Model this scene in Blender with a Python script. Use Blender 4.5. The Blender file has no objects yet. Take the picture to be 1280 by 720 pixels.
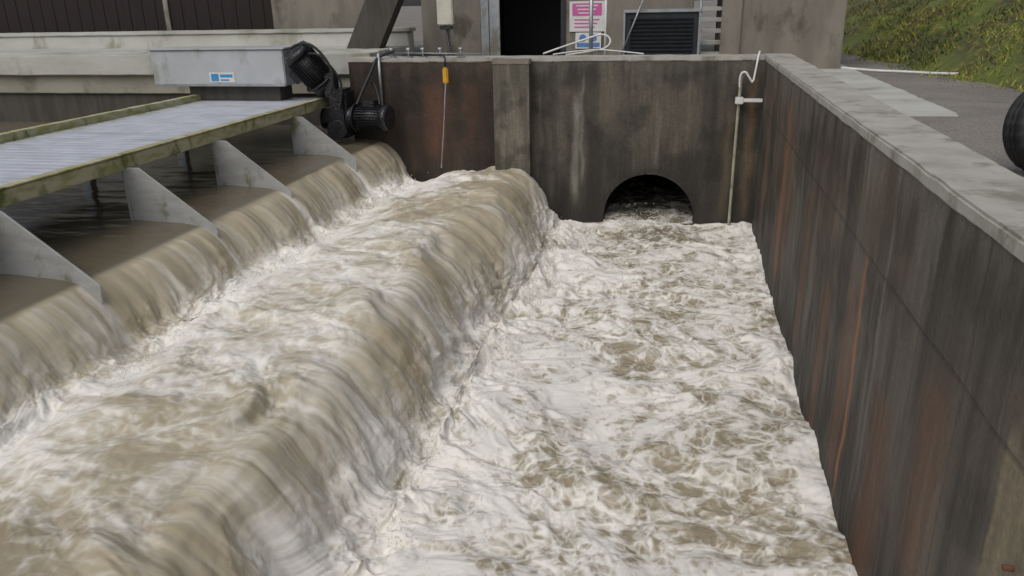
import bpy, bmesh, numpy as np, math, random
from mathutils import Vector, Matrix
random.seed(4); rng=np.random.default_rng(7)
S=bpy.context.scene; COL=S.collection
# ------------------------------------------------------------------ noise
def _h(ix,iy,seed):
    h=(ix.astype(np.int64)*374761393+iy.astype(np.int64)*668265263+seed*982451653)&0xffffffff
    h=((h^(h>>13))*1274126177)&0xffffffff
    h=h^(h>>16)
    return (h&0xffff)/65535.0
def vn(x,y,seed=0):
    x,y=np.broadcast_arrays(np.asarray(x,float),np.asarray(y,float))
    ix=np.floor(x);iy=np.floor(y);fx=x-ix;fy=y-iy
    fx=fx*fx*fx*(fx*(fx*6-15)+10);fy=fy*fy*fy*(fy*(fy*6-15)+10)
    a=_h(ix,iy,seed);b=_h(ix+1,iy,seed);c=_h(ix,iy+1,seed);d=_h(ix+1,iy+1,seed)
    return (a*(1-fx)+b*fx)*(1-fy)+(c*(1-fx)+d*fx)*fy
def fbm(x,y,o=4,seed=0,g=.5):
    t=0;a=1;s=0
    for i in range(o):
        ca,sa=math.cos(.6*i),math.sin(.6*i)
        k=2.03**i
        t=t+a*vn((x*ca-y*sa)*k+17*i,(x*sa+y*ca)*k+9*i,seed+i*31);s+=a;a*=g
    return t/s
def fbma(x,y,o=4,seed=0,g=.5):   # keeps anisotropy
    t=0;a=1;s=0
    for i in range(o):
        k=2.03**i
        t=t+a*vn(x*k+17*i,y*k+9*i,seed+i*31);s+=a;a*=g
    return t/s
def ss(a,b,x):
    t=np.clip((x-a)/(b-a),0,1);return t*t*(3-2*t)
def ridge(n): return 1-np.abs(2*n-1)
# ------------------------------------------------------------------ helpers
def empty(name):
    e=bpy.data.objects.new(name,None);COL.objects.link(e);return e
def mkobj(name,me,mat=None,parent=None):
    o=bpy.data.objects.new(name,me);COL.objects.link(o)
    if mat: me.materials.append(mat)
    if parent: o.parent=parent
    return o
def box(name,mn,mx,mat,parent=None,bev=.008,rot=None,seg=2):
    mn=Vector(mn);mx=Vector(mx);c=(mn+mx)/2;d=mx-mn
    bm=bmesh.new();bmesh.ops.create_cube(bm,size=1)
    for v in bm.verts: v.co=Vector((v.co.x*d.x,v.co.y*d.y,v.co.z*d.z))
    if bev>0: bmesh.ops.bevel(bm,geom=bm.edges[:],offset=min(bev,min(d)*.3),segments=seg,affect='EDGES')
    me=bpy.data.meshes.new(name);bm.to_mesh(me);bm.free()
    o=mkobj(name,me,mat,parent);o.location=c
    if rot: o.rotation_euler=rot
    return o
def rbox(name,mn,mx,mat,parent=None,step=.08,amp=.006,seed=0,bev=.015):
    mn=Vector(mn);mx=Vector(mx);c=(mn+mx)/2;d=mx-mn
    bm=bmesh.new();bmesh.ops.create_cube(bm,size=1)
    for v in bm.verts: v.co=Vector((v.co.x*d.x,v.co.y*d.y,v.co.z*d.z))
    for ax in range(3):
        n=int(min(200,d[ax]/step))
        for i in range(1,n):
            p=Vector((0,0,0));p[ax]=-d[ax]/2+d[ax]*i/n
            no=Vector((0,0,0));no[ax]=1
            bmesh.ops.bisect_plane(bm,geom=bm.verts[:]+bm.edges[:]+bm.faces[:],plane_co=p,plane_no=no)
    bmesh.ops.bevel(bm,geom=[e for e in bm.edges if e.calc_face_angle(0)>1],offset=bev,segments=2,affect='EDGES')
    me=bpy.data.meshes.new(name);bm.to_mesh(me);bm.free()
    n=len(me.vertices);co=np.empty(n*3);me.vertices.foreach_get('co',co);co=co.reshape(-1,3)
    L=co+np.array(c)
    for k in range(3):
        q=fbm(L[:,0]*5+L[:,2]*7.3+k*31,L[:,1]*5-L[:,2]*3.1+k*11,4,seed+k*5)-.5
        co[:,k]+=q*amp*2
    me.vertices.foreach_set('co',co.ravel());me.update()
    o=mkobj(name,me,mat,parent);o.location=c
    return o
def cyl(name,a,b,r,mat,parent=None,n=20,r2=None):
    a=Vector(a);b=Vector(b);d=b-a
    bm=bmesh.new();bmesh.ops.create_cone(bm,cap_ends=True,segments=n,radius1=r,radius2=r if r2 is None else r2,depth=d.length)
    me=bpy.data.meshes.new(name);bm.to_mesh(me);bm.free()
    for p in me.polygons: p.use_smooth=len(p.vertices)==4
    o=mkobj(name,me,mat,parent);o.location=(a+b)/2;o.rotation_euler=d.to_track_quat('Z','Y').to_euler();return o
def tube(name,pts,r,mat,parent=None,cyclic=False):
    cu=bpy.data.curves.new(name,'CURVE');cu.dimensions='3D';sp=cu.splines.new('NURBS');sp.points.add(len(pts)-1)
    for p,q in zip(sp.points,pts): p.co=(*q,1)
    sp.use_endpoint_u=not cyclic;sp.order_u=3;sp.use_cyclic_u=cyclic;cu.bevel_depth=r;cu.bevel_resolution=3;cu.resolution_u=8
    o=bpy.data.objects.new(name,cu);COL.objects.link(o);cu.materials.append(mat)
    if parent:o.parent=parent
    return o
def poly(name,pts,th,axis,mat,parent=None,bev=.004):
    bm=bmesh.new();vs=[bm.verts.new(p) for p in pts];f=bm.faces.new(vs)
    r=bmesh.ops.extrude_face_region(bm,geom=[f]);
    for v in r['geom']:
        if isinstance(v,bmesh.types.BMVert): v.co+=Vector(axis)*th
    bmesh.ops.recalc_face_normals(bm,faces=bm.faces[:])
    if bev: bmesh.ops.bevel(bm,geom=bm.edges[:],offset=bev,segments=1,affect='EDGES')
    me=bpy.data.meshes.new(name);bm.to_mesh(me);bm.free();return mkobj(name,me,mat,parent)
def gridmesh(name,P,mat,parent=None,cols=None,uv=None,smooth=True,keep=None):
    n,m=P.shape[:2]
    me=bpy.data.meshes.new(name)
    idx=np.arange(n*m).reshape(n,m)
    q=np.stack([idx[:-1,:-1],idx[1:,:-1],idx[1:,1:],idx[:-1,1:]],-1).reshape(-1,4)
    if keep is not None: q=q[keep.reshape(-1)]
    me.vertices.add(n*m);me.vertices.foreach_set('co',P.reshape(-1).astype(np.float32))
    me.loops.add(q.size);me.loops.foreach_set('vertex_index',q.ravel().astype(np.int32))
    me.polygons.add(len(q));me.polygons.foreach_set('loop_start',(np.arange(len(q))*4).astype(np.int32))
    me.polygons.foreach_set('loop_total',np.full(len(q),4,np.int32))
    me.polygons.foreach_set('use_smooth',np.full(len(q),smooth))
    me.update(calc_edges=True)
    if cols is not None:
        for nm,c in cols.items():
            a=me.color_attributes.new(nm,'FLOAT_COLOR','POINT')
            cc=np.ones((n*m,4),np.float32);cc[:,:3]=c.reshape(-1,3);a.data.foreach_set('color',cc.ravel())
    if uv is not None:
        l=me.uv_layers.new(name='flow');u=uv.reshape(-1,2)[q.ravel()];l.data.foreach_set('uv',u.astype(np.float32).ravel())
    return mkobj(name,me,mat,parent)
def trimesh(name,V_,mat,parent=None,tint=None):
    N=len(V_)//3
    me=bpy.data.meshes.new(name);me.vertices.add(len(V_));me.vertices.foreach_set('co',V_.ravel())
    me.loops.add(len(V_));me.loops.foreach_set('vertex_index',np.arange(len(V_),dtype=np.int32))
    me.polygons.add(N);me.polygons.foreach_set('loop_start',(np.arange(N)*3).astype(np.int32));me.polygons.foreach_set('loop_total',np.full(N,3,np.int32));me.update(calc_edges=True)
    if tint is not None:
        ca=me.color_attributes.new('tint','FLOAT_COLOR','POINT');cc=np.ones((len(V_),4));cc[:,:3]=tint;ca.data.foreach_set('color',cc.ravel())
    return mkobj(name,me,mat,parent)
# ------------------------------------------------------------------ node helper
class NB:
    def __init__(s,name):
        s.m=bpy.data.materials.new(name);s.m.use_nodes=True;s.t=s.m.node_tree;s.t.nodes.clear()
        s.out=s.t.nodes.new('ShaderNodeOutputMaterial');s.b=s.t.nodes.new('ShaderNodeBsdfPrincipled')
        s.t.links.new(s.b.outputs[0],s.out.inputs[0])
    def n(s,typ,ins=None,**k):
        nd=s.t.nodes.new(typ)
        for a,v in k.items(): setattr(nd,a,v)
        for i,v in (ins or {}).items():
            if isinstance(v,bpy.types.NodeSocket): s.t.links.new(v,nd.inputs[i])
            else: nd.inputs[i].default_value=v
        return nd
    def math(s,op,a,b=0,c=0,clamp=False):
        nd=s.n('ShaderNodeMath',{0:a,1:b,2:c},operation=op);nd.use_clamp=clamp;return nd.outputs[0]
    def noise(s,vec,scale,detail=5,rough=.55,dist=0):
        return s.n('ShaderNodeTexNoise',{'Vector':vec,'Scale':scale,'Detail':detail,'Roughness':rough,'Distortion':dist}).outputs[0]
    def map(s,vec,scale,loc=(0,0,0),rot=(0,0,0)):
        return s.n('ShaderNodeMapping',{'Vector':vec,'Scale':scale,'Location':loc,'Rotation':rot}).outputs[0]
    def ramp(s,f,stops,interp='LINEAR'):
        nd=s.n('ShaderNodeValToRGB',{0:f});nd.color_ramp.interpolation=interp;e=nd.color_ramp.elements
        while len(e)<len(stops): e.new(.5)
        for x,(p,c) in zip(e,stops):
            x.position=p;x.color=(c,c,c,1) if isinstance(c,(int,float)) else (*c,1)
        return nd.outputs[0]
    def mix(s,f,a,b,bt='MIX'):
        nd=s.n('ShaderNodeMix',data_type='RGBA',blend_type=bt)
        for i,v in ((0,f),(6,a),(7,b)):
            if isinstance(v,bpy.types.NodeSocket): s.t.links.new(v,nd.inputs[i])
            else: nd.inputs[i].default_value=v if i==0 else (*v,1)
        return nd.outputs[2]
    def smooth(s,x,a,b):
        return s.n('ShaderNodeMapRange',{0:x,1:a,2:b,3:0.,4:1.},interpolation_type='SMOOTHSTEP').outputs[0]
    def set(s,col=None,rough=None,metal=None,bump=None,bstr=.4,bdist=.01,spec=None):
        B=s.b.inputs
        def put(i,v):
            if v is None: return
            if isinstance(v,bpy.types.NodeSocket): s.t.links.new(v,B[i])
            else: B[i].default_value=(*v,1) if isinstance(v,tuple) else v
        put('Base Color',col);put('Roughness',rough);put('Metallic',metal);put('Specular IOR Level',spec)
        if bump is not None:
            bn=s.n('ShaderNodeBump',{'Strength':bstr,'Distance':bdist,'Height':bump});s.t.links.new(bn.outputs[0],B['Normal'])
        return s.m
    def pos(s): return s.n('ShaderNodeNewGeometry').outputs['Position']
def simple(name,c1,c2,rough=.6,metal=0.,scale=6,aniso=(1,1,1),bstr=.3,bdist=.004,fine=60,dirt=None,dscale=2.5):
    b=NB(name);p=b.pos();a=b.noise(b.map(p,aniso),scale,5,.6)
    f=b.noise(p,fine,2,.6)
    c=b.mix(b.smooth(a,.35,.68),c1,c2)
    c=b.mix(b.math('MULTIPLY',f,.35),c,tuple(x*.55 for x in c1))
    if dirt:
        d=b.noise(b.map(p,(1,1,.6),(5,3,1)),dscale,6,.65)
        c=b.mix(b.smooth(d,.52,.68),c,dirt)
    return b.set(c,rough,metal,f,bstr,bdist)
# ------------------------------------------------------------------ materials
def wallmat(name):
    b=NB(name);p=b.pos()
    at=b.n('ShaderNodeVertexColor',layer_name='stain').outputs[0]
    n1=b.noise(p,35,4,.65);n2=b.noise(b.map(p,(14,14,1.1)),1.6,5,.6)
    c=b.mix(.8,at,b.ramp(n1,[(.3,.7),(.7,1.25)]),'MULTIPLY')
    c=b.mix(.85,c,b.ramp(n2,[(.3,.62),(.7,1.3)]),'MULTIPLY')
    pits=b.smooth(b.noise(p,70,1,.5),.68,.74)
    c=b.mix(b.math('MULTIPLY',pits,.6),c,(.02,.018,.015))
    rg=b.ramp(n2,[(.35,.5),(.65,.85)])
    return b.set(c,rg,0.,n1,.5,.010)
M_wall=wallmat('stained_concrete')
M_coping=simple('coping_concrete',(.43,.41,.365),(.32,.305,.265),.85,0,3,(1,1,1),.5,.006,45,(.20,.19,.155),3.0)
M_conc=simple('weathered_concrete',(.24,.218,.18),(.16,.145,.12),.85,0,1.5,(2,2,.5),.4,.006,40,(.095,.085,.065),1.6)
M_concd=simple('dark_concrete',(.075,.068,.057),(.045,.04,.034),.8,0,2,(3,3,.5),.4,.006,40)
M_concl=simple('pale_painted_concrete',(.50,.50,.46),(.40,.395,.35),.7,0,1.2,(.5,2,2),.2,.004,40,(.27,.265,.21),1.2)
M_concb=simple('beige_concrete',(.34,.32,.26),(.25,.235,.19),.8,0,1.2,(.5,2,2),.2,.004,40,(.14,.14,.10),1.2)
M_blk=simple('black_plastic',(.022,.022,.026),(.012,.012,.014),.32,0,9,(1,1,1),.7,.02,25)
M_rub=simple('black_rubber',(.02,.02,.021),(.012,.012,.012),.6,0,9,(1,1,1),.3,.003,80)
M_galv=simple('galvanised_steel',(.42,.44,.46),(.32,.34,.36),.42,.6,7,(1,1,1),.15,.002,60,(.22,.21,.18),3)
M_box=simple('grey_painted_steel',(.46,.48,.50),(.40,.42,.43),.45,.0,2,(1,1,1),.08,.002,60,(.30,.30,.27),2.6)
M_gus=simple('stainless_plate',(.42,.425,.42),(.33,.335,.32),.5,.1,3,(1,1,3),.1,.002,60,(.17,.17,.11),4)
M_algae=simple('algae_stained_edge',(.50,.47,.33),(.30,.29,.10),.75,0,4,(1,1,3),.5,.006,40,(.13,.15,.035),3.5)
M_wood=simple('dark_timber',(.020,.012,.010),(.011,.008,.007),.85,0,3,(6,6,.3),.5,.01,40)
M_white=simple('white_plastic',(.72,.72,.70),(.62,.62,.60),.4,0,6,(1,1,1),.05,.002,50)
M_cream=simple('cream_enamel',(.62,.60,.50),(.52,.50,.42),.45,0,6)
M_yel=simple('yellow_plastic',(.65,.36,.03),(.5,.27,.02),.45,0,12)
M_pole=simple('gauge_pole_paint',(.40,.39,.30),(.26,.24,.16),.6,0,4,(1,1,1),.2,.003,60,(.16,.13,.07),6)
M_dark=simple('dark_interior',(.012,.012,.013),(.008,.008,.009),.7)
M_navy=simple('dark_grey_louvre',(.022,.025,.032),(.015,.018,.022),.5,0,8)
M_blue=simple('blue_sticker',(.05,.28,.55),(.04,.22,.48),.4,0,20)
M_pink=simple('pink_sign_paint',(.62,.12,.38),(.55,.10,.33),.45,0,20)
M_nblue=simple('blue_sign_paint',(.10,.22,.50),(.08,.18,.42),.45,0,20)
M_rust=simple('rusty_steel',(.16,.07,.035),(.08,.04,.025),.85,0,14)
b=NB('ribbed_deck');p=b.pos()
n=b.noise(p,3,6,.6);d=b.noise(b.map(p,(.6,2,1)),1.6,6,.6)
c=b.mix(b.smooth(n,.3,.7),(.50,.52,.58),(.40,.42,.47));c=b.mix(b.math('MULTIPLY',b.smooth(d,.5,.75),.7),c,(.25,.25,.24))
sepx=b.n('ShaderNodeSeparateXYZ',{0:p}).outputs[0]
ege=b.math('ADD',b.smooth(sepx,-6.3,-5.85),b.math('SUBTRACT',1.,b.smooth(sepx,-8.15,-7.7)))
c=b.mix(b.math('MULTIPLY',ege,b.smooth(b.noise(p,5,5,.7),.42,.62)),c,(.24,.25,.12))
M_deck=b.set(c,.5,.1)
b=NB('gravel_track');p=b.pos();v=b.n('ShaderNodeTexVoronoi',{'Vector':p,'Scale':38.0});n=b.noise(p,.8,6,.6)
c=b.mix(b.smooth(n,.35,.65),(.22,.20,.18),(.30,.275,.245));c=b.mix(.6,c,b.ramp(v.outputs[0],[(0,1.35),(.6,.45)]),'MULTIPLY')
c=b.mix(b.smooth(b.noise(p,2.5,6,.7),.60,.72),c,(.13,.125,.09))
M_ground=b.set(c,.9,0.,v.outputs[0],.8,.02)
b=NB('grass_soil');p=b.pos();n=b.noise(p,.9,6,.65);n2=b.noise(p,7,5,.6)
c=b.mix(b.smooth(n,.38,.62),(.10,.13,.025),(.06,.055,.025));c=b.mix(b.smooth(n2,.5,.7),c,(.19,.18,.03))
M_soil=b.set(c,.95,0.,n2,.8,.04)
b=NB('grass_blades');at=b.n('ShaderNodeVertexColor',layer_name='tint').outputs[0];M_blade=b.set(at,.7,0.)
# water
b=NB('turbulent_brown_water')
A=b.n('ShaderNodeVertexColor',layer_name='wat').outputs[0];sep=b.n('ShaderNodeSeparateColor',{0:A})
foam,stk,drk=sep.outputs[0],sep.outputs[1],sep.outputs[2]
uv=b.n('ShaderNodeUVMap',uv_map='flow').outputs[0]
w=b.n('ShaderNodeTexNoise',{'Vector':uv,'Scale':2.6,'Detail':3.0}).outputs['Color']
wk=b.math('SUBTRACT',.5,b.math('MULTIPLY',stk,.3))
uvw=b.n('ShaderNodeVectorMath',{0:uv,1:b.n('ShaderNodeVectorMath',{0:w,3:wk},operation='SCALE').outputs[0]},operation='ADD').outputs[0]
iso=b.noise(uvw,6,8,.68,.3)
st=b.noise(b.map(uvw,(.8,13,1)),1.0,5,.58)
v1=b.n('ShaderNodeTexVoronoi',{'Vector':uvw,'Scale':3.6},feature='DISTANCE_TO_EDGE').outputs[0]
v2=b.n('ShaderNodeTexVoronoi',{'Vector':uvw,'Scale':9.5},feature='DISTANCE_TO_EDGE').outputs[0]
lace=b.math('ADD',b.math('MULTIPLY',b.math('SUBTRACT',1.,b.smooth(v1,0.,.17)),.55),b.math('MULTIPLY',b.math('SUBTRACT',1.,b.smooth(v2,0.,.22)),.45))
lace=b.math('MULTIPLY',lace,b.math('SUBTRACT',1.,stk,clamp=True))
fi=b.mix(stk,iso,st)
amp=b.math('SUBTRACT',2.3,b.math('MULTIPLY',stk,.8))
fx=b.math('ADD',foam,b.math('MULTIPLY',b.math('SUBTRACT',fi,.5),amp))
fx=b.math('ADD',fx,b.math('MULTIPLY',b.math('SUBTRACT',lace,.25),.95))
F=b.smooth(fx,-.1,1.3)
base=b.mix(b.smooth(fi,.3,.7),(.285,.24,.16),(.405,.352,.252))
base=b.mix(b.math('MULTIPLY',stk,.75),base,(.48,.415,.29))
base=b.mix(drk,base,(.115,.098,.068))
c=b.mix(F,base,(.80,.775,.72))
ro=b.math('ADD',b.math('ADD',b.math('MULTIPLY',F,.4),b.math('MULTIPLY',stk,.14)),b.math('SUBTRACT',.22,b.math('MULTIPLY',drk,.14)))
M_water=b.set(c,ro,0.,b.math('MULTIPLY',fi,b.math('SUBTRACT',1.,b.math('MULTIPLY',stk,.6))),.22,.015)
b.b.inputs['IOR'].default_value=1.33
M_spray=simple('foam_spray',(.70,.68,.62),(.60,.57,.5),.6,0,20)

# ------------------------------------------------------------------ constants
XW=1.265;YB=12.9;H=2.7;G=2.3
# ------------------------------------------------------------------ WATER
ctrl=np.array([(-9.0,1.36),(-7.5,1.36),(-6.2,1.36),(-5.5,1.355),(-5.15,1.33),(-4.95,1.27),(-4.8,1.15),(-4.68,.98),(-4.58,.82),(-4.42,.76),(-4.15,.83),(-3.75,.93),(-3.3,.96),(-2.95,.97),(-2.68,.94),(-2.46,.84),(-2.29,.66),(-2.15,.42),(-2.04,.17),(-1.9,.04),(-1.6,.05),(-1.2,.06),(-.6,.02),(.3,.0),(1.35,.0)])
tt=np.concatenate([[0],np.cumsum(np.hypot(*np.diff(ctrl,axis=0).T))])
def cr(t):
    i=np.clip(np.searchsorted(tt,t,side='right')-1,0,len(tt)-2)
    m=np.gradient(ctrl,tt,axis=0);h=(tt[i+1]-tt[i])[:,None];u=((t-tt[i])/(tt[i+1]-tt[i]))[:,None]
    return (2*u**3-3*u**2+1)*ctrl[i]+(u**3-2*u**2+u)*h*m[i]+(-2*u**3+3*u**2)*ctrl[i+1]+(u**3-u**2)*h*m[i+1]
s_knee=tt[4]
sv=np.concatenate([np.linspace(0,s_knee,140,endpoint=False),np.linspace(s_knee,tt[-1],860)])
pr=cr(sv);tg=np.gradient(pr,sv,axis=0);tg/=np.linalg.norm(tg,axis=1)[:,None]
nx=-tg[:,1];nz=tg[:,0]
yv=np.concatenate([np.linspace(-1.2,2.2,60,endpoint=False),2.2*((YB+.02)/2.2)**np.linspace(0,1,760)])
X0=pr[:,0][:,None]+0*yv[None];Z0=pr[:,1][:,None]+0*yv[None];Sg=sv[:,None]+0*yv[None];Yg=yv[None]+0*sv[:,None]
m_up=1-ss(-5.3,-4.95,X0)
m_f1=ss(-5.1,-4.9,X0)*(1-ss(-4.65,-4.45,X0))
m_mid=ss(-4.7,-4.4,X0)*(1-ss(-2.75,-2.45,X0))
m_f2=ss(-2.9,-2.5,X0)*(1-ss(-2.1,-1.9,X0))
m_pool=ss(-2.05,-1.75,X0)
wy=fbm(Sg*.7,Yg*.9,3,5)-.5;wx=fbm(Sg*.7+50,Yg*.9,3,9)-.5
U=Sg+wx*1.1;V=Yg+wy*1.1
D=np.zeros_like(X0)
D+=m_up*((fbma(Sg*1.3,Yg*3.0,4,21)-.5)*.022)
D+=m_f1*((fbma(Sg*.5,Yg*3.0,3,33)-.5)*.10+(fbma(Sg*1.2,Yg*16,2,34)-.5)*.012)
D+=m_mid*((fbm(U*1.0,V*.8,3,41)-.5)*.30+(fbm(U*3.2,V*2.8,4,42,.48)-.5)*.12+(fbm(U*14,V*14,3,43,.55)-.5)*.012)
m_ft1=np.exp(-((X0+4.42)/.22)**2)
D+=m_ft1*((fbm(U*6,V*6,5,44,.5)-.35)*.20)
D+=m_f2*((fbma(Sg*.35+.25*Yg,Yg*1.2,3,51)-.5)*.26+(fbma(Sg*.7+.4*Yg,Yg*4.0,3,52)-.5)*.07+(fbma(Sg*2.,Yg*22,2,53)-.5)*.008+(fbm(U*2.2,V*2.2,3,55)-.5)*.06)
m_ft2=np.exp(-((X0+1.86)/.28)**2)
D+=m_ft2*((fbm(U*4.5,V*4.5,6,54,.52)-.35)*.34)
near2=np.exp(-np.clip(X0+1.9,0,9)/.8)*m_pool
web=ridge(fbm(U*1.5,V*1.5,5,88,.55));web2=ridge(fbm(U*3.4+5,V*3.4,5,89,.55))
pa=fbm(U*.6,V*.6,3,90)
walle=ss(.85,1.2,X0)
plume=np.exp(-(((X0+.35)/.55)**2+((Yg-12.75)/.28)**2))
D+=m_pool*((fbm(U*1.3,V*1.3,3,61)-.5)*(.22+.12*near2)+(web-.7)*.045+(web2-.7)*.018+(fbm(U*8,V*8,4,63,.48)-.5)*(.028+.03*near2))
D+=walle*(fbm(Yg*3,X0*3,4,64)-.42)*.14+plume*(fbm(U*5,V*5,4,65)-.2)*.16
shift=(fbm(Yg*.8,Yg*0+3,3,71)-.5)*.35*(m_f2+m_ft2*.6).clip(0,1)
shift1=(fbm(Yg*.9,Yg*0+8,3,72)-.5)*.22*(m_f1+m_ft1*.6).clip(0,1)
endw=ss(11.6,12.8,Yg)
shift-=endw*.10*(m_f2+m_ft2)
PX=X0+nx[:,None]*D+shift+shift1;PZ=Z0+nz[:,None]*D-endw*.10*m_mid;PY=Yg+m_pool*(fbm(U*3,V*3+9,2,77)-.5)*.02
PX=np.minimum(PX,XW+.02)
P=np.stack([PX,PY,PZ],-1)
f_up=np.full_like(X0,-1.0)
gy=[11.35,9.15,7.4,5.54,3.75]
jet=sum(np.exp(-((Yg-g-.0)/.07)**2) for g in gy)
f_f1=.30+1.1*(fbma(Sg*.6,Yg*3.5,4,81)-.5)+.5*ss(-4.95,-4.5,X0)*fbma(Sg,Yg*6,3,82)+jet*.5
n1=fbm(U*.9,V*.7,4,83);n2=ridge(fbma(U*1.1,V*3.2+U*.6,5,84,.55));n3=fbm(U*5,V*6,4,85,.6)
darkc=(1-ss(2.4,3.7,Yg))*np.exp(-((X0+3.7)/.8)**2)
f_mid=.34+1.7*(n1-.5)+.9*(n2-.6)+.7*(n3-.5)+.6*np.exp(-((X0+4.25)/.32)**2)-.8*darkc-.12*np.exp(-((X0+2.9)/.4)**2)
f_f2=.42+1.1*(fbma(Sg*.4+.3*Yg,Yg*2.0+Sg*.4,5,86,.55)-.5)+.4*(fbma(Sg*.8,Yg*9,3,87)-.5)+.5*ss(-2.35,-1.98,X0)+.9*(fbm(U*1.5,V*1.5,4,91)-.5)
f_pool=.20+1.5*(web-.72)+.9*(web2-.7)+1.5*(pa-.5)+.75*near2+.12*ss(9.5,11,Yg)+.35*walle*fbm(Yg*2,X0*2,3,92)
hole=np.exp(-(((PX+.25)/.5)**2+((Yg-12.1)/.7)**2));f_pool+=plume*.75-hole*.45*(.4+.8*web2)
foam=m_up*f_up+m_f1*f_f1+m_mid*f_mid+m_f2*f_f2+m_pool*f_pool
tot=m_up+m_f1+m_mid+m_f2+m_pool;foam/=tot
streak=(m_up*.7+m_f1+m_mid*.55+m_f2*.95+m_pool*.0)/tot*(1-m_ft2*.8)*(1-m_ft1*.5)
dark=(m_up*.92+m_f1*.05+m_mid*(.0+.6*darkc)+m_pool*(.0+hole*.6))/tot
W=np.stack([foam,streak.clip(0,1),dark.clip(0,1)],-1)
uv=np.stack([Sg,Yg],-1)
water=gridmesh('water',P,M_water,None,{'wat':W},uv)
xs=np.linspace(-18,-5.5,60);ys=np.linspace(YB-.3,14.4,20)
Xe,Ye=np.meshgrid(xs,ys,indexing='ij')
gridmesh('upstream_reach',np.stack([Xe,Ye,1.352+(fbma(Xe*1.3,Ye*3,4,5)-.5)*.02],-1),M_water,water,{'wat':np.stack([Xe*0-1.,Xe*0+.7,Xe*0+.92],-1)},np.stack([Xe,Ye],-1))
xs=np.linspace(-18,-8.95,40);ys=np.linspace(-1.2,YB-.2,80)
Xe,Ye=np.meshgrid(xs,ys,indexing='ij')
gridmesh('screened_reach',np.stack([Xe,Ye,1.351+(fbma(Xe*1.3,Ye*3,4,5)-.5)*.02],-1),M_water,water,{'wat':np.stack([Xe*0-1.,Xe*0+.7,Xe*0+.92],-1)},np.stack([Xe,Ye],-1))
xs=np.linspace(-1.15,.35,50);ys=np.linspace(YB-.05,17,90);Xe,Ye=np.meshgrid(xs,ys,indexing='ij')
gridmesh('culvert_reach',np.stack([Xe,Ye,.02+(fbm(Xe*3,Ye*3,4,5)-.5)*.16],-1),M_water,water,{'wat':np.stack([1.3*ridge(fbm(Xe*2,Ye*2,4,6))-.5-.25*(Ye-YB),Xe*0,Xe*0+.65],-1)},np.stack([Xe,Ye],-1))
def spray(n,xf,sx_,hmax,zfun,y0,y1,seed):
    r=np.random.default_rng(seed)
    y=y0*(y1/y0)**r.uniform(0,1,n)
    x=xf+r.normal(0,sx_,n);clump=fbm(x*3,y*3,3,seed)
    h=r.exponential(hmax,n)
    z=zfun(x)+h*clump
    k=(clump>.5);x,y,z,h=x[k],y[k],z[k],h[k];m=len(x)
    s=r.uniform(.001,.0020,m)*(1+.12*y)
    c=np.stack([x,y,z],-1)
    T=np.array([(1,1,1),(1,-1,-1),(-1,1,-1),(-1,-1,1)],float)
    st=1+r.uniform(0,2.5,m)
    tv=T[None]*s[:,None,None]*np.stack([np.ones(m),np.ones(m),st],-1)[:,None,:]
    a=r.uniform(0,6.28,m);ca,sa=np.cos(a)[:,None],np.sin(a)[:,None]
    X=tv[...,0]*ca-tv[...,1]*sa;Y=tv[...,0]*sa+tv[...,1]*ca
    tv=np.stack([X,Y,tv[...,2]],-1)+c[:,None]
    return tv[:,[[0,1,2],[0,3,1],[0,2,3],[1,3,2]]].reshape(-1,3)
zi=lambda x:np.interp(x,ctrl[:,0],ctrl[:,1])
V_=np.concatenate([spray(14000,-1.75,.16,.09,zi,2.5,12.5,1),spray(6000,-4.32,.12,.06,zi,2.5,12.2,2),spray(1500,-.35,.3,.10,zi,12.3,12.85,3)])
sprayo=trimesh('spray',V_,M_spray,water)

# ------------------------------------------------------------------ RIGHT WALL
def lerp(a,b,t): return a*(1-t[...,None])+b*t[...,None]
def C(*a): return np.array(a,float)
rw=empty('retaining_wall')
ys=np.linspace(-1.2,YB+.02,1000);zs=np.linspace(-.6,2.65,240)
Yy,Zz=np.meshgrid(ys,zs,indexing='ij')
v1=fbma(Yy*1.3,Zz*.35,5,201);v2=fbma(Yy*7,Zz*.5,4,202);v3=fbm(Yy*2,Zz*2,5,203);v4=fbma(Yy*18,Zz*.9,3,204);v5=fbm(Yy*.6,Zz*.9,3,206)
col=lerp(C(.056,.047,.037),C(.125,.108,.086),ss(.3,.7,v1*.5+v2*.5)[...])
col=lerp(col,C(.088,.060,.040),ss(.42,.62,v5)*.6)
col=lerp(col,C(.030,.025,.020),ss(.48,.70,v3)*.65)
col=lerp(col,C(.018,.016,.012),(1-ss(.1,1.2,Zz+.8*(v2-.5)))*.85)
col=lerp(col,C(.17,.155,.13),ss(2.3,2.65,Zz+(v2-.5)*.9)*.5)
col=lerp(col,C(.20,.18,.15),ss(.66,.8,v4)*.2)
def streakm(y0,w,z0,z1,sd,wob=.02):
    yy=Yy+ (vn(Zz*3,Zz*0,sd)-.5)*wob
    return np.exp(-((yy-y0)/w)**2)*ss(z0-.25,z0+.1,Zz)*(1-ss(z1-.1,z1+.15,Zz))*(.6+.4*fbma(Yy*12,Zz*3,3,sd))
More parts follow.
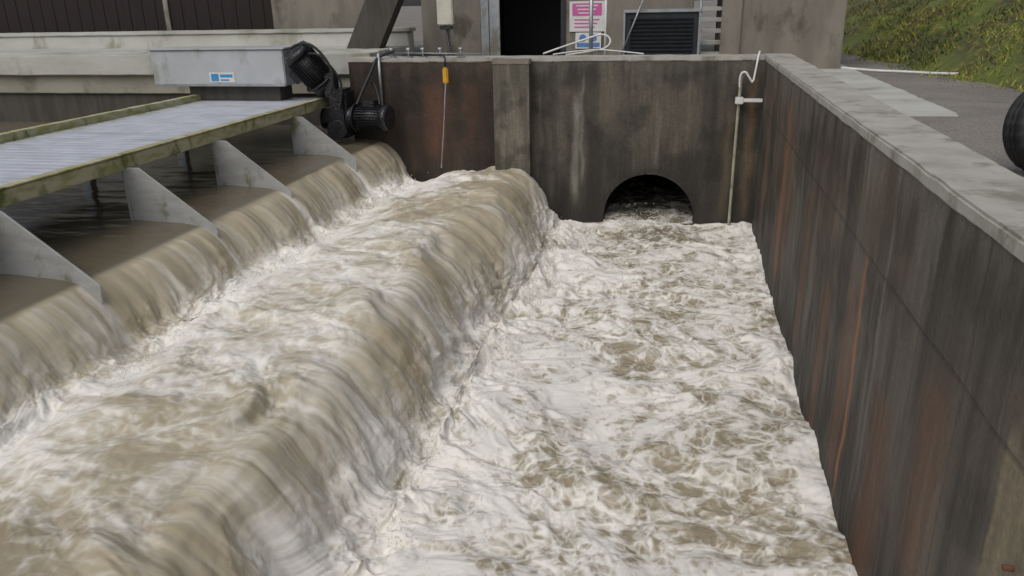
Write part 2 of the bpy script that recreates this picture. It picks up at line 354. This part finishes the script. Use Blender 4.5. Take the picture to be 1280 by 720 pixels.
for (y0,w,z0,z1,k,cc) in [(5.5,.16,.2,1.6,.6,C(.17,.072,.035)),(9.6,.16,.4,2.3,1.1,C(.24,.11,.05)),(9.1,.09,.6,2.0,.8,C(.20,.09,.042)),
   (4.4,.22,.0,1.3,.8,C(.14,.060,.032)),(7.2,.05,.5,1.9,.45,C(.2,.17,.13)),(3.6,.2,.8,1.8,.7,C(.15,.07,.035)),(6.4,.16,-.2,1.3,.8,C(.15,.072,.038)),(11.6,.14,.3,2.2,.7,C(.18,.09,.045)),(8.1,.07,.2,2.4,.5,C(.025,.022,.02)),(4.75,.03,.5,2.3,.5,C(.22,.2,.17)),(3.2,.06,.8,2.4,.7,C(.025,.022,.02)),(10.6,.08,.5,2.5,.6,C(.025,.022,.02)),(7.6,.14,.3,1.8,.7,C(.17,.082,.045)),(5.9,.1,.3,2.5,.5,C(.025,.022,.02)),(3.9,.05,.5,2.5,.5,C(.025,.022,.02)),(5.25,.03,.25,1.9,1.15,C(.36,.13,.045))]:
    col=lerp(col,cc,(streakm(y0,w,z0,z1,int(y0*10))*k).clip(0,1))
pan=(1-ss(2.84,2.88,Yy+.02*(v3-.5)))*(1-ss(1.95,2.12,Zz+.2*(v2-.5)))
col=lerp(col,C(.25,.21,.13)*1.,pan*.75*(.6+.4*v1))
gro=np.exp(-((Zz-1.95-(vn(Yy*.5,Yy*0,3)-.5)*.01)/.009)**2)*.7
for yj in (3.35,5.8,8.25,10.7): gro=np.maximum(gro,np.exp(-((Yy-yj)/.010)**2)*.4)
col=lerp(col,C(.018,.016,.014),gro)
dx=(fbm(Yy*3,Zz*3,5,210)-.5)*.02+gro*.008
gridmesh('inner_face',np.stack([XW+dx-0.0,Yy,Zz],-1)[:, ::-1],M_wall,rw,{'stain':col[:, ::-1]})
box('wall_core',(XW+.03,-6,-1),(1.66,YB+.42,2.63),M_concd,rw,.0)
rbox('coping',(XW-.012,-3,2.62),(1.68,YB+.43,2.702),M_coping,rw,.07,.006,5,.014)
for z in (1.52,1.60): cyl('bolt',(XW-.03,2.62,z),(XW+.02,2.62,z),.012,M_rust,rw)

# ------------------------------------------------------------------ END WALL with culvert
ew=empty('end_wall')
CX,CZ,CR=-.41,.10,.74
xs=np.linspace(-5.5,XW+.0,900);zs=np.linspace(-.7,2.64,330)
Xx,Zz=np.meshgrid(xs,zs,indexing='ij')
v1=fbma(Xx*1.3,Zz*.5,5,301);v2=fbma(Xx*6,Zz*.5,4,302);v3=fbm(Xx*2,Zz*2,5,303);v4=fbma(Xx*14,Zz*.9,3,304)
col=lerp(C(.038,.032,.024),C(.098,.084,.062),ss(.3,.7,v1*.5+v2*.5))
col=lerp(col,C(.020,.017,.014),ss(.44,.68,v3)*.7)
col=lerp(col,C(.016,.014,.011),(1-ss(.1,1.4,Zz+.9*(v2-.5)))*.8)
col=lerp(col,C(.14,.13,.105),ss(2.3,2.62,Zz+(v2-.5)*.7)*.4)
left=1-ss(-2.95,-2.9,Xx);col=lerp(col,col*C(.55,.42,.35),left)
def sx(x0,w,z0,z1,k,cc):
    global col
    m=np.exp(-((Xx+(vn(Zz*3,Zz*0,int(x0*7)+50)-.5)*.05-x0)/w)**2)*ss(z0-.2,z0+.2,Zz)*(1-ss(z1-.1,z1+.2,Zz))*(.4+.6*fbma(Xx*12,Zz*3,3,int(x0*9)+80))
    col=lerp(col,cc,m*k)
for a in [(-1.62,.06,.4,2.0,.9,C(.26,.245,.21)),(-1.52,.03,.7,2.3,.6,C(.24,.22,.18)),(-4.0,.2,1.1,2.2,.8,C(.13,.05,.025)),(-3.4,.15,1.2,2.3,.5,C(.11,.05,.025)),(.55,.05,.3,2.2,.7,C(.02,.018,.016)),(-.3,.03,1.0,2.0,.5,C(.22,.2,.16)),(-2.15,.05,.2,2.4,.7,C(.02,.018,.016)),(-1.0,.2,1.4,2.4,.4,C(.14,.12,.09)),(.2,.15,1.2,2.3,.4,C(.13,.115,.085)),(1.12,.06,.2,2.4,.8,C(.17,.11,.05)),(.8,.06,.2,1.9,.6,C(.14,.10,.05)),(-1.9,.1,.9,2.5,.4,C(.13,.115,.09))]: sx(*a)
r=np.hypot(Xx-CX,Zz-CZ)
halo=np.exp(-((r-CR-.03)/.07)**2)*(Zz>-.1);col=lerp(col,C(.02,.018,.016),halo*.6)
step=.012
inside=r<CR
k=np.where((r>=CR)&(r<CR+step*1.3),CR/r,1.0)
Xs=CX+(Xx-CX)*k;Zs=CZ+(Zz-CZ)*k
cin=inside[:-1,:-1]|inside[1:,:-1]|inside[1:,1:]|inside[:-1,1:]
dy=(fbm(Xx*3,Zz*3,5,310)-.5)*.02
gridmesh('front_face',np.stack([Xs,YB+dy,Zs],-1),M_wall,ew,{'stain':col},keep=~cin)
th=np.linspace(0,2*math.pi,65);yy=np.linspace(YB+.0,18,20)
T,Y2=np.meshgrid(th,yy,indexing='ij')
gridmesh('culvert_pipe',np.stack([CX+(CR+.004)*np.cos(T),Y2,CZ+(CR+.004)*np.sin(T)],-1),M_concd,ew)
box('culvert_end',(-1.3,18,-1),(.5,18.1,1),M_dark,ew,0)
box('core_a',(-5.5,YB+.03,CZ+CR+.03),(XW,YB+.42,2.63),M_concd,ew,0)
box('core_b',(-5.5,YB+.03,-.8),(CX-CR-.02,YB+.42,CZ+CR+.03),M_concd,ew,0)
box('core_c',(CX+CR+.02,YB+.03,-.8),(XW,YB+.42,CZ+CR+.03),M_concd,ew,0)
rbox('coping',(-5.52,YB-.014,2.625),(XW-.014,YB+.44,2.698),M_coping,ew,.07,.007,8,.014)
xs=np.linspace(-2.95,-2.36,90)
PY0=YB-.22
Xx,Zz=np.meshgrid(xs,np.linspace(-.6,2.62,260),indexing='ij')
v1=fbma(Xx*3,Zz*.7,5,401);v2=fbma(Xx*10,Zz*.8,4,402)
col=lerp(C(.08,.072,.054),C(.17,.152,.115),ss(.3,.7,v1*.5+v2*.5));col=lerp(col,C(.045,.04,.03),ss(.52,.7,fbm(Xx*4,Zz*4,5,404))*.6)
col=lerp(col,C(.04,.038,.028),(1-ss(.6,1.4,Zz+.5*(v2-.5)))*.7)
pl=empty('weir_abutment')
gridmesh('face',np.stack([Xx,PY0+(fbm(Xx*3,Zz*3,5,405)-.5)*.02,Zz],-1),M_wall,pl,{'stain':col})
Y3,Z3=np.meshgrid(np.linspace(PY0,YB+.01,40),np.linspace(-.6,2.62,260),indexing='ij')
c3=np.repeat(col[-1:,:,:],40,0)*.8
gridmesh('side_right',np.stack([Y3*0-2.36,Y3,Z3],-1)[:, ::-1],M_wall,pl,{'stain':c3[:, ::-1]})
gridmesh('side_left',np.stack([Y3*0-2.95,Y3,Z3],-1),M_wall,pl,{'stain':c3})
rbox('cap',(-2.962,PY0-.012,2.6),(-2.348,YB-.016,2.685),M_conc,pl,.05,.006,9,.012)

# ------------------------------------------------------------------ SCREEN PLATFORM
sp=empty('screen_walkway')
DX0,DX1=-8.1,-5.9;DZ=2.04
ys=np.arange(1.0,13.0,.02);prof=np.where(((ys*1000).astype(int)%160)<40,-.006,0.0)
xs=np.linspace(DX0,DX1,12)
Xd,Yd=np.meshgrid(xs,ys,indexing='ij');Zd=DZ+prof[None]+0*Xd+(fbm(Xd,Yd,3,9)-.5)*.01
gridmesh('deck',np.stack([Xd,Yd,Zd],-1)[::1],M_deck,sp,smooth=False)
box('deck_soffit',(DX0+.02,1,DZ-.08),(DX1-.02,12.98,DZ-.03),M_concd,sp,0)
rbox('front_beam',(DX1,1,DZ-.12),(DX1+.07,13.0,DZ+.035),M_algae,sp,.09,.004,3,.01)
box('front_beam_flange',(DX1-.03,1,DZ+.036),(DX1+.085,13.0,DZ+.052),M_algae,sp,.004)
rbox('rear_beam',(DX0-.14,1,DZ-.10),(DX0,12.6,DZ+.10),M_algae,sp,.09,.005,4,.012)
for g in gy:
    poly('gusset_plate',[(DX1+.05,g,DZ-.10),(DX1+.05,g,1.1),(-4.86,g,1.1),(-4.84,g,1.30),(DX1+.22,g,DZ-.10)],.022,(0,1,0),M_gus,sp,.003)
    box('gusset_flange',(DX1+.03,g-.03,1.2),(DX1+.06,g+.05,DZ-.1),M_gus,sp,.003)
for g in gy: box('support_post',(-7.95,g,1.0),(-7.80,g+.12,DZ-.09),M_galv,sp)
hb=empty('screen_drive_housing')
box('cabinet',(-8.85,12.35,2.30),(-6.40,13.0,2.88),M_box,hb,.015)
box('lid',(-8.89,12.32,2.883),(-6.36,13.04,2.91),M_box,hb,.008)
box('plinth',(-8.3,12.5,2.045),(-6.6,12.95,2.298),M_concd,hb,.01)
box('front_flange',(-8.85,12.325,2.295),(-6.40,12.348,2.335),M_galv,hb,.004)
box('maker_label',(-7.78,12.341,2.36),(-7.32,12.349,2.52),M_white,hb,.001)
box('label_mark',(-7.75,12.338,2.38),(-7.61,12.340,2.50),M_blue,hb,0)
box('label_text',(-7.58,12.338,2.44),(-7.35,12.340,2.49),M_blue,hb,0)
box('label_text',(-7.58,12.338,2.385),(-7.42,12.340,2.41),M_blue,hb,0)
def motor(name,loc,rot,r,l):
    e=empty(name)
    cyl('body',(0,0,-l/2),(0,0,l/2),r*.86,M_blk,e,32)
    for i in range(28):
        a=i*2*math.pi/28
        o=box('fin',(r*.8,-.004,-l*.42),(r,.004,l*.42),M_blk,e,.001);
        c=Vector((r*.9*math.cos(a),r*.9*math.sin(a),0));o.location=c;o.rotation_euler=(0,0,a)
    cyl('fan_cover',(0,0,l/2),(0,0,l*.68),r*1.02,M_blk,e,32,r*.9)
    cyl('flange',(0,0,-l*.56),(0,0,-l/2),r*1.15,M_blk,e,32)
    cyl('gearbox',(0,0,-l*.95),(0,0,-l*.56),r*.8,M_blk,e,24,r*.95)
    box('terminal_box',(-r*1.35,-r*.4,-l*.2),(-r*.8,r*.4,l*.2),M_blk,e,.01)
    e.location=loc;e.rotation_euler=rot;return e
m1=motor('electric_motor',(-5.98,12.4,2.60),(math.radians(25),math.radians(-30),0),.25,.52)
m2=motor('electric_motor',(-4.98,12.45,1.78),(0,math.radians(90),math.radians(-8)),.21,.50)
gb=empty('screen_gearbox')
box('casing',(-5.66,12.3,1.45),(-5.36,12.75,2.25),M_blk,gb,.05)
cyl('shaft_housing',(-5.85,12.5,1.75),(-5.2,12.5,1.75),.17,M_blk,gb)
cyl('coupling',(-5.52,12.2,1.6),(-5.52,12.4,1.6),.16,M_blk,gb)
box('arm',(-5.74,12.35,2.1),(-5.56,12.6,2.5),M_blk,gb,.03)
tube('power_cable',[(-6.2,12.25,2.9),(-5.9,12.15,3.05),(-5.6,12.2,2.8),(-5.45,12.2,2.45),(-5.55,12.2,2.2)],.022,M_rub,gb)
tube('power_cable',[(-6.05,12.25,2.75),(-5.75,12.15,2.9),(-5.5,12.25,2.6),(-5.35,12.3,2.3),(-5.45,12.25,1.95)],.018,M_rub,gb)
tube('power_cable',[(-4.7,13.0,2.80),(-4.95,12.86,2.76),(-5.02,12.7,2.5),(-5.12,12.55,2.25),(-5.2,12.4,2.0)],.026,M_rub,gb)
tube('power_cable',[(-5.1,12.86,2.3),(-5.0,12.7,2.35),(-4.85,12.5,2.15),(-4.8,12.4,2.0)],.02,M_rub,gb)
cyl('upright',(-4.93,12.84,1.9),(-4.93,12.84,2.78),.025,M_galv,gb)
pc=empty('pendant_control')
box('body',(-3.80,12.70,2.30),(-3.71,12.78,2.56),M_yel,pc,.02)
box('strain_relief',(-3.775,12.72,2.561),(-3.735,12.76,2.66),M_blk,pc,.01)
tube('cable',[(-3.76,12.74,2.3),(-3.78,12.7,2.0),(-3.82,12.72,1.6),(-3.92,12.78,.9)],.013,M_galv,pc)
tube('supply_cable',[(-3.755,12.74,2.64),(-3.75,12.76,2.74),(-3.9,13.0,2.74),(-4.6,13.1,2.74)],.013,M_rub,pc)
gp=empty('level_gauge_pole')
tube('pole',[(.90,12.78,-.25),(.90,12.78,.5),(.905,12.78,1.6),(.91,12.78,2.3),(.93,12.78,2.48)],.024,M_pole,gp)
box('bracket_arm',(.86,12.70,2.03),(1.25,12.78,2.08),M_white,gp,.006)
box('clamp',(.85,12.69,2.00),(.97,12.82,2.10),M_white,gp,.01)
tube('hose',[(.9,12.74,2.25),(.88,12.74,2.42),(.96,12.72,2.50),(1.04,12.72,2.38),(1.09,12.74,2.30),(1.12,12.8,2.5),(1.15,12.86,2.72),(1.17,12.95,2.76)],.016,M_white,gp)
wf=empty('winch_fixings')
cyl('rope',(-4.9,12.98,2.78),(-3.0,12.98,2.75),.008,M_galv,wf)
for i,x in enumerate((-4.75,-4.45,-4.2,-3.9,-3.55)):
    box('foot',(x-.06,12.93,2.70),(x+.06,13.05,2.715),M_galv,wf,.003)
    cyl('stem',(x,12.98,2.71),(x,12.98,2.83),.015,M_galv,wf)
    cyl('roller',(x-.035,12.98,2.83),(x+.035,12.98,2.83),.03,M_galv,wf)

# ------------------------------------------------------------------ FLUME on left behind screen
fl=empty('concrete_flume')
rbox('front_wall',(-18,14.35,1.0),(-5.9,14.6,1.96),M_concd,fl,.2,.01,11)
rbox('lower_band',(-18,14.28,1.95),(-5.75,14.62,2.33),M_concb,fl,.2,.01,15)
rbox('edge_beam',(-18,14.16,2.32),(-5.6,14.62,2.70),M_concl,fl,.2,.01,12)
rbox('cover',(-18,14.623,2.4),(-5.6,16.4,2.72),M_concl,fl,.2,.01,13)
rbox('rear_kerb',(-18,16.4,2.3),(-5.6,16.75,2.99),M_concl,fl,.2,.01,14)
rbox('rear_coping',(-18,16.36,2.991),(-5.56,16.8,3.07),M_concl,fl,.2,.008,16)
# ------------------------------------------------------------------ BACKGROUND BUILDING
bd=empty('pumping_station_building')
BY=16.9
rbox('wall_left',(-5.45,BY,G),(-4.15,BY+.3,5.2),M_conc,bd,.25,.006,20)
rbox('wall_mid',(-2.40,BY,G),(.2,BY+.3,5.2),M_conc,bd,.25,.006,21)
rbox('wall_lintel',(-4.15,BY,4.5),(-2.4,BY+.3,5.2),M_conc,bd,.25,.006,22)
rbox('wall_far_left',(-9.0,BY+.2,G),(-6.6,BY+.5,5.2),M_conc,bd,.25,.006,23)
box('door_frame_left',(-4.15,BY-.04,G),(-3.98,BY+.1,4.5),M_galv,bd)
box('door_leaf',(-3.97,BY-.02,G),(-3.75,BY+.04,4.5),M_galv,bd)
box('door_frame_right',(-2.46,BY-.04,G),(-2.36,BY+.1,4.5),M_navy,bd)
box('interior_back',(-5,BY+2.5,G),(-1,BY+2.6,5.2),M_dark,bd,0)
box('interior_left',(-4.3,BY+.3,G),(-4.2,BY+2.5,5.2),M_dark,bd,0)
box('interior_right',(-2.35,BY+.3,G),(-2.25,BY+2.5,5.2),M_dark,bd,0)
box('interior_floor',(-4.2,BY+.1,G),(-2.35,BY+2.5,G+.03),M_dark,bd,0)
box('roof_slab',(-9.5,BY-.3,5.2),(.6,BY+6,5.45),M_conc,bd)
for i in range(26):
    x=-18+i*.345
    box('timber_board',(x,BY+.55,2.6),(x+.335,BY+.6,5.0),M_wood,bd,.006)
box('timber_rail',(-11.9,BY+.50,2.9),(-11.78,BY+.545,5.0),M_concb,bd,.006)
poly('raking_strut',[(-6.75,15.4,2.4),(-6.05,15.4,2.4),(-5.0,15.4,4.4),(-5.7,15.4,4.4)],.35,(0,1,0),M_concd,bd,.01)
jb=empty('junction_box')
box('case',(-4.72,15.6,3.13),(-4.4,15.75,3.75),M_cream,jb,.02)
box('gland_plate',(-4.68,15.62,3.05),(-4.44,15.73,3.128),M_blk,jb,.01)
tube('conduit',[(-4.55,15.67,3.05),(-4.52,15.6,2.8),(-4.4,15.4,2.6),(-4.35,15.3,2.4)],.025,M_blk,jb)
cyl('post',(-4.56,15.8,G),(-4.56,15.8,3.8),.04,M_galv,jb)
sg=empty('warning_sign');y=BY-.02
box('panel',(-2.28,y-.012,2.93),(-1.56,y,3.52),M_white,sg,.004)
box('pink_band',(-2.22,y-.017,3.24),(-1.62,y-.013,3.48),M_pink,sg,.001)
for i in range(3): box('text_line',(-2.15+.03*i,y-.021,3.42-.07*i),(-1.70-.04*i,y-.018,3.445-.07*i),M_white,sg,0)
for i in range(3): box('text_line',(-2.18,y-.017,3.15-.07*i),(-1.66-.05*i,y-.013,3.175-.07*i),M_pink,sg,0)
s2=empty('mandatory_notice_sign')
box('panel',(-2.15,y-.05,2.60),(-1.62,y-.038,2.915),M_white,s2,.004)
cyl('roundel',(-2.0,y-.056,2.81),(-2.0,y-.051,2.81),.07,M_nblue,s2,24)
cyl('roundel',(-1.78,y-.056,2.81),(-1.78,y-.051,2.81),.07,M_nblue,s2,24)
box('text_band',(-2.12,y-.055,2.63),(-1.65,y-.051,2.715),M_nblue,s2,.001)
lc=empty('louvred_cabinet')
box('body',(-.98,14.6,2.3),(.26,15.1,3.32),M_navy,lc,.01)
for i in range(13):
    box('louvre',(-.90,14.55,2.42+i*.065),(.18,14.598,2.45+i*.065),M_navy,lc,.003,rot=(math.radians(28),0,0))
box('frame_top',(-1.02,14.55,3.32),(.30,15.12,3.37),M_galv,lc,.005)
box('frame_left',(-1.02,14.56,2.3),(-.985,15.1,3.318),M_galv,lc,.005)
box('frame_right',(.265,14.56,2.3),(.30,15.1,3.318),M_galv,lc,.005)
st_=empty('access_steps')
for i in range(9):
    box('tread',(.34,15.0+i*.24,2.55+i*.19),(.70,15.27+i*.24,2.62+i*.19),M_concl,st_,.005)
poly('stringer_left',[(.31,14.95,2.3),(.31,15.2,2.3),(.31,17.4,4.2),(.31,17.1,4.2)],.03,(1,0,0),M_galv,st_,.002)
cyl('handrail',(.30,14.95,3.3),(.30,17.2,5.2),.022,M_galv,st_)
rl=empty('handrail')
cyl('post',(-1.62,14.9,G),(-1.62,14.9,3.9),.035,M_galv,rl)
cyl('post',(-1.36,14.9,G),(-1.36,14.9,3.9),.02,M_white,rl)
cyl('brace',(-1.05,14.5,2.6),(-.66,14.5,3.6),.014,M_galv,rl)
tube('white_hose',[(-2.3,13.7,2.70),(-2.0,13.8,2.80),(-1.6,13.9,2.92),(-1.3,13.9,3.02),(-1.15,13.9,2.9),(-1.25,13.8,2.76),(-1.6,13.7,2.72),(-1.9,13.6,2.68)],.016,M_white,rl)
tube('white_hose',[(-2.1,13.5,2.70),(-1.5,13.6,2.78),(-1.0,13.6,2.74),(-.6,13.5,2.70)],.012,M_white,rl)
bk=empty('concrete_building')
rbox('front_wall',(.72,15.0,1.9),(2.72,15.3,5.5),M_conc,bk,.2,.008,31)
rbox('body',(.74,15.3,1.9),(2.70,19.5,5.45),M_conc,bk,.3,.008,32)
rbox('pier',(.66,14.93,1.9),(1.0,14.995,5.5),M_conc,bk,.2,.006,33)

# ------------------------------------------------------------------ GROUND etc
rects=[(1.66,-100,300,300),(-5.5,YB+.4,1.66,300),(-300,16.6,-5.5,300),(-300,-100,-18,16.6),(-18,-100,1.66,-1.2)]
bm=bmesh.new()
for x0,y0,x1,y1 in rects:
    bm.faces.new([bm.verts.new(q) for q in ((x0,y0,G),(x1,y0,G),(x1,y1,G),(x0,y1,G))])
me=bpy.data.meshes.new('ground');bm.to_mesh(me);bm.free();mkobj('ground',me,M_ground)
rbox('concrete_slab',(2.05,9.3,G-.1),(2.95,16.0,G+.03),M_concl,None,.15,.012,41,.02)
xs=np.linspace(0,1,200)**1.6*40;ys=np.linspace(-10,90,400)
A_,B_=np.meshgrid(xs,ys,indexing='ij')
def edgef(B): return np.maximum(4.0+np.where(B>12,-(B-12)*.10,(12-B)*.06)+(fbm(B*.8,B*0,3,501)-.5)*.5,3.2)
def bank_z(a,bb): return G-.05+.62*a*ss(0,1.2,a)*.9+(fbm(a*1.2,bb*1.2,5,502)-.5)*.35*ss(.0,1.5,a)+(fbm(a*5,bb*5,3,503)-.5)*.08*ss(0,.4,a)
gridmesh('grass_bank',np.stack([edgef(B_)+A_,B_,np.minimum(bank_z(A_,B_),G+12)],-1),M_soil)
N=90000
bb=rng.uniform(6,34,N);aa=rng.uniform(0,1,N)**1.3*9
keepm=(fbm(aa*1.5,bb*1.5,4,510)+rng.uniform(-.15,.15,N))>.44;aa=aa[keepm];bb=bb[keepm];N=len(aa)
base=np.stack([edgef(bb)+aa,bb,bank_z(aa,bb)-.01],-1)
ang=rng.uniform(0,6.28,N);h=rng.uniform(.03,.11,N)*(.6+fbm(aa*2,bb*2,3,512));wd=rng.uniform(.008,.02,N)
ln=rng.uniform(-.09,.09,(N,2))
d=np.stack([np.cos(ang)*wd,np.sin(ang)*wd,0*wd],-1)
tip=base+np.stack([ln[:,0],ln[:,1],h],-1)
V_=np.stack([base-d,base+d,tip],1).reshape(-1,3)
tn=fbm(aa*.9,bb*.9,4,520)+rng.uniform(-.12,.12,N)
gc=lerp(C(.07,.11,.02),C(.27,.27,.035),ss(.35,.65,tn));gc=lerp(gc,C(.16,.11,.06),(rng.uniform(0,1,N)<.18)*1.)
gc=lerp(gc,C(.085,.07,.045),ss(20,27,bb+aa)*.8)
trimesh('grass',V_,M_blade,None,np.repeat(gc,3,0))
tube('white_hose',[(2.75,15.0,G+.05),(3.1,14.7,G+.03),(3.6,14.45,G+.03),(4.1,14.0,G+.03),(4.4,13.7,G+.06),(4.55,13.75,G+.1)],.022,M_white)
prof=[(.19,-.07),(.20,-.095),(.27,-.105),(.315,-.095),(.33,-.07),(.333,-.03),(.322,-.025),(.322,-.015),(.333,-.01),(.333,.01),(.322,.015),(.322,.025),(.333,.03),(.33,.07),(.315,.095),(.27,.105),(.20,.095),(.19,.07),(.19,-.07)]
n=72;th=np.linspace(0,2*math.pi,n+1);pa_=np.array(prof)
rr=pa_[:,0][None]*np.ones((n+1,1));rr=rr-np.where((pa_[:,0][None]>.325)&((np.arange(n+1)%3)[:,None]==0),.012,0)
tyP=np.stack([rr*np.cos(th)[:,None],pa_[:,1][None]+0*rr,rr*np.sin(th)[:,None]],-1)
t=gridmesh('tyre',tyP,M_rub);t.location=(2.62,6.3,G+.33);t.rotation_euler=(math.radians(-8),0,math.radians(20))

# ------------------------------------------------------------------ camera
f,pi_,ya,ro,hc=980.06,.3514,.2103,-.0208,3.5609
Fv=np.array([-math.sin(ya)*math.cos(pi_),math.cos(ya)*math.cos(pi_),-math.sin(pi_)])
r_=np.array([math.cos(ya),math.sin(ya),0.0]);u_=np.cross(r_,Fv)
r2=r_*math.cos(ro)+u_*math.sin(ro);u2=-r_*math.sin(ro)+u_*math.cos(ro)
cam=bpy.data.cameras.new('camera');co=bpy.data.objects.new('camera',cam);COL.objects.link(co)
Mx=Matrix(((r2[0],u2[0],-Fv[0],0),(r2[1],u2[1],-Fv[1],0),(r2[2],u2[2],-Fv[2],hc),(0,0,0,1)))
co.matrix_world=Mx;cam.sensor_width=36;cam.lens=f/1280*36;cam.clip_end=1000;cam.clip_start=.05
S.camera=co
# ------------------------------------------------------------------ light
el,az=math.radians(52),math.radians(200)
w=bpy.data.worlds.new('World');S.world=w;w.use_nodes=True;nt=w.node_tree
bg=nt.nodes['Background'];sk=nt.nodes.new('ShaderNodeTexSky');sk.sky_type='NISHITA';sk.sun_disc=False
sk.sun_elevation=el;sk.sun_rotation=az;sk.dust_density=4;sk.air_density=1.0
hs=nt.nodes.new('ShaderNodeHueSaturation');hs.inputs['Saturation'].default_value=.4
nt.links.new(sk.outputs[0],hs.inputs['Color']);nt.links.new(hs.outputs[0],bg.inputs[0]);bg.inputs[1].default_value=.116
sl=bpy.data.lights.new('sun','SUN');sl.energy=.75;sl.angle=math.radians(45);sl.color=(1,.97,.94)
so=bpy.data.objects.new('sun',sl);COL.objects.link(so)
dv=Vector((math.sin(az)*math.cos(el),math.cos(az)*math.cos(el),math.sin(el)))
so.rotation_euler=dv.to_track_quat('Z','Y').to_euler()
S.view_settings.view_transform='Standard';S.view_settings.look='None';S.view_settings.exposure=0
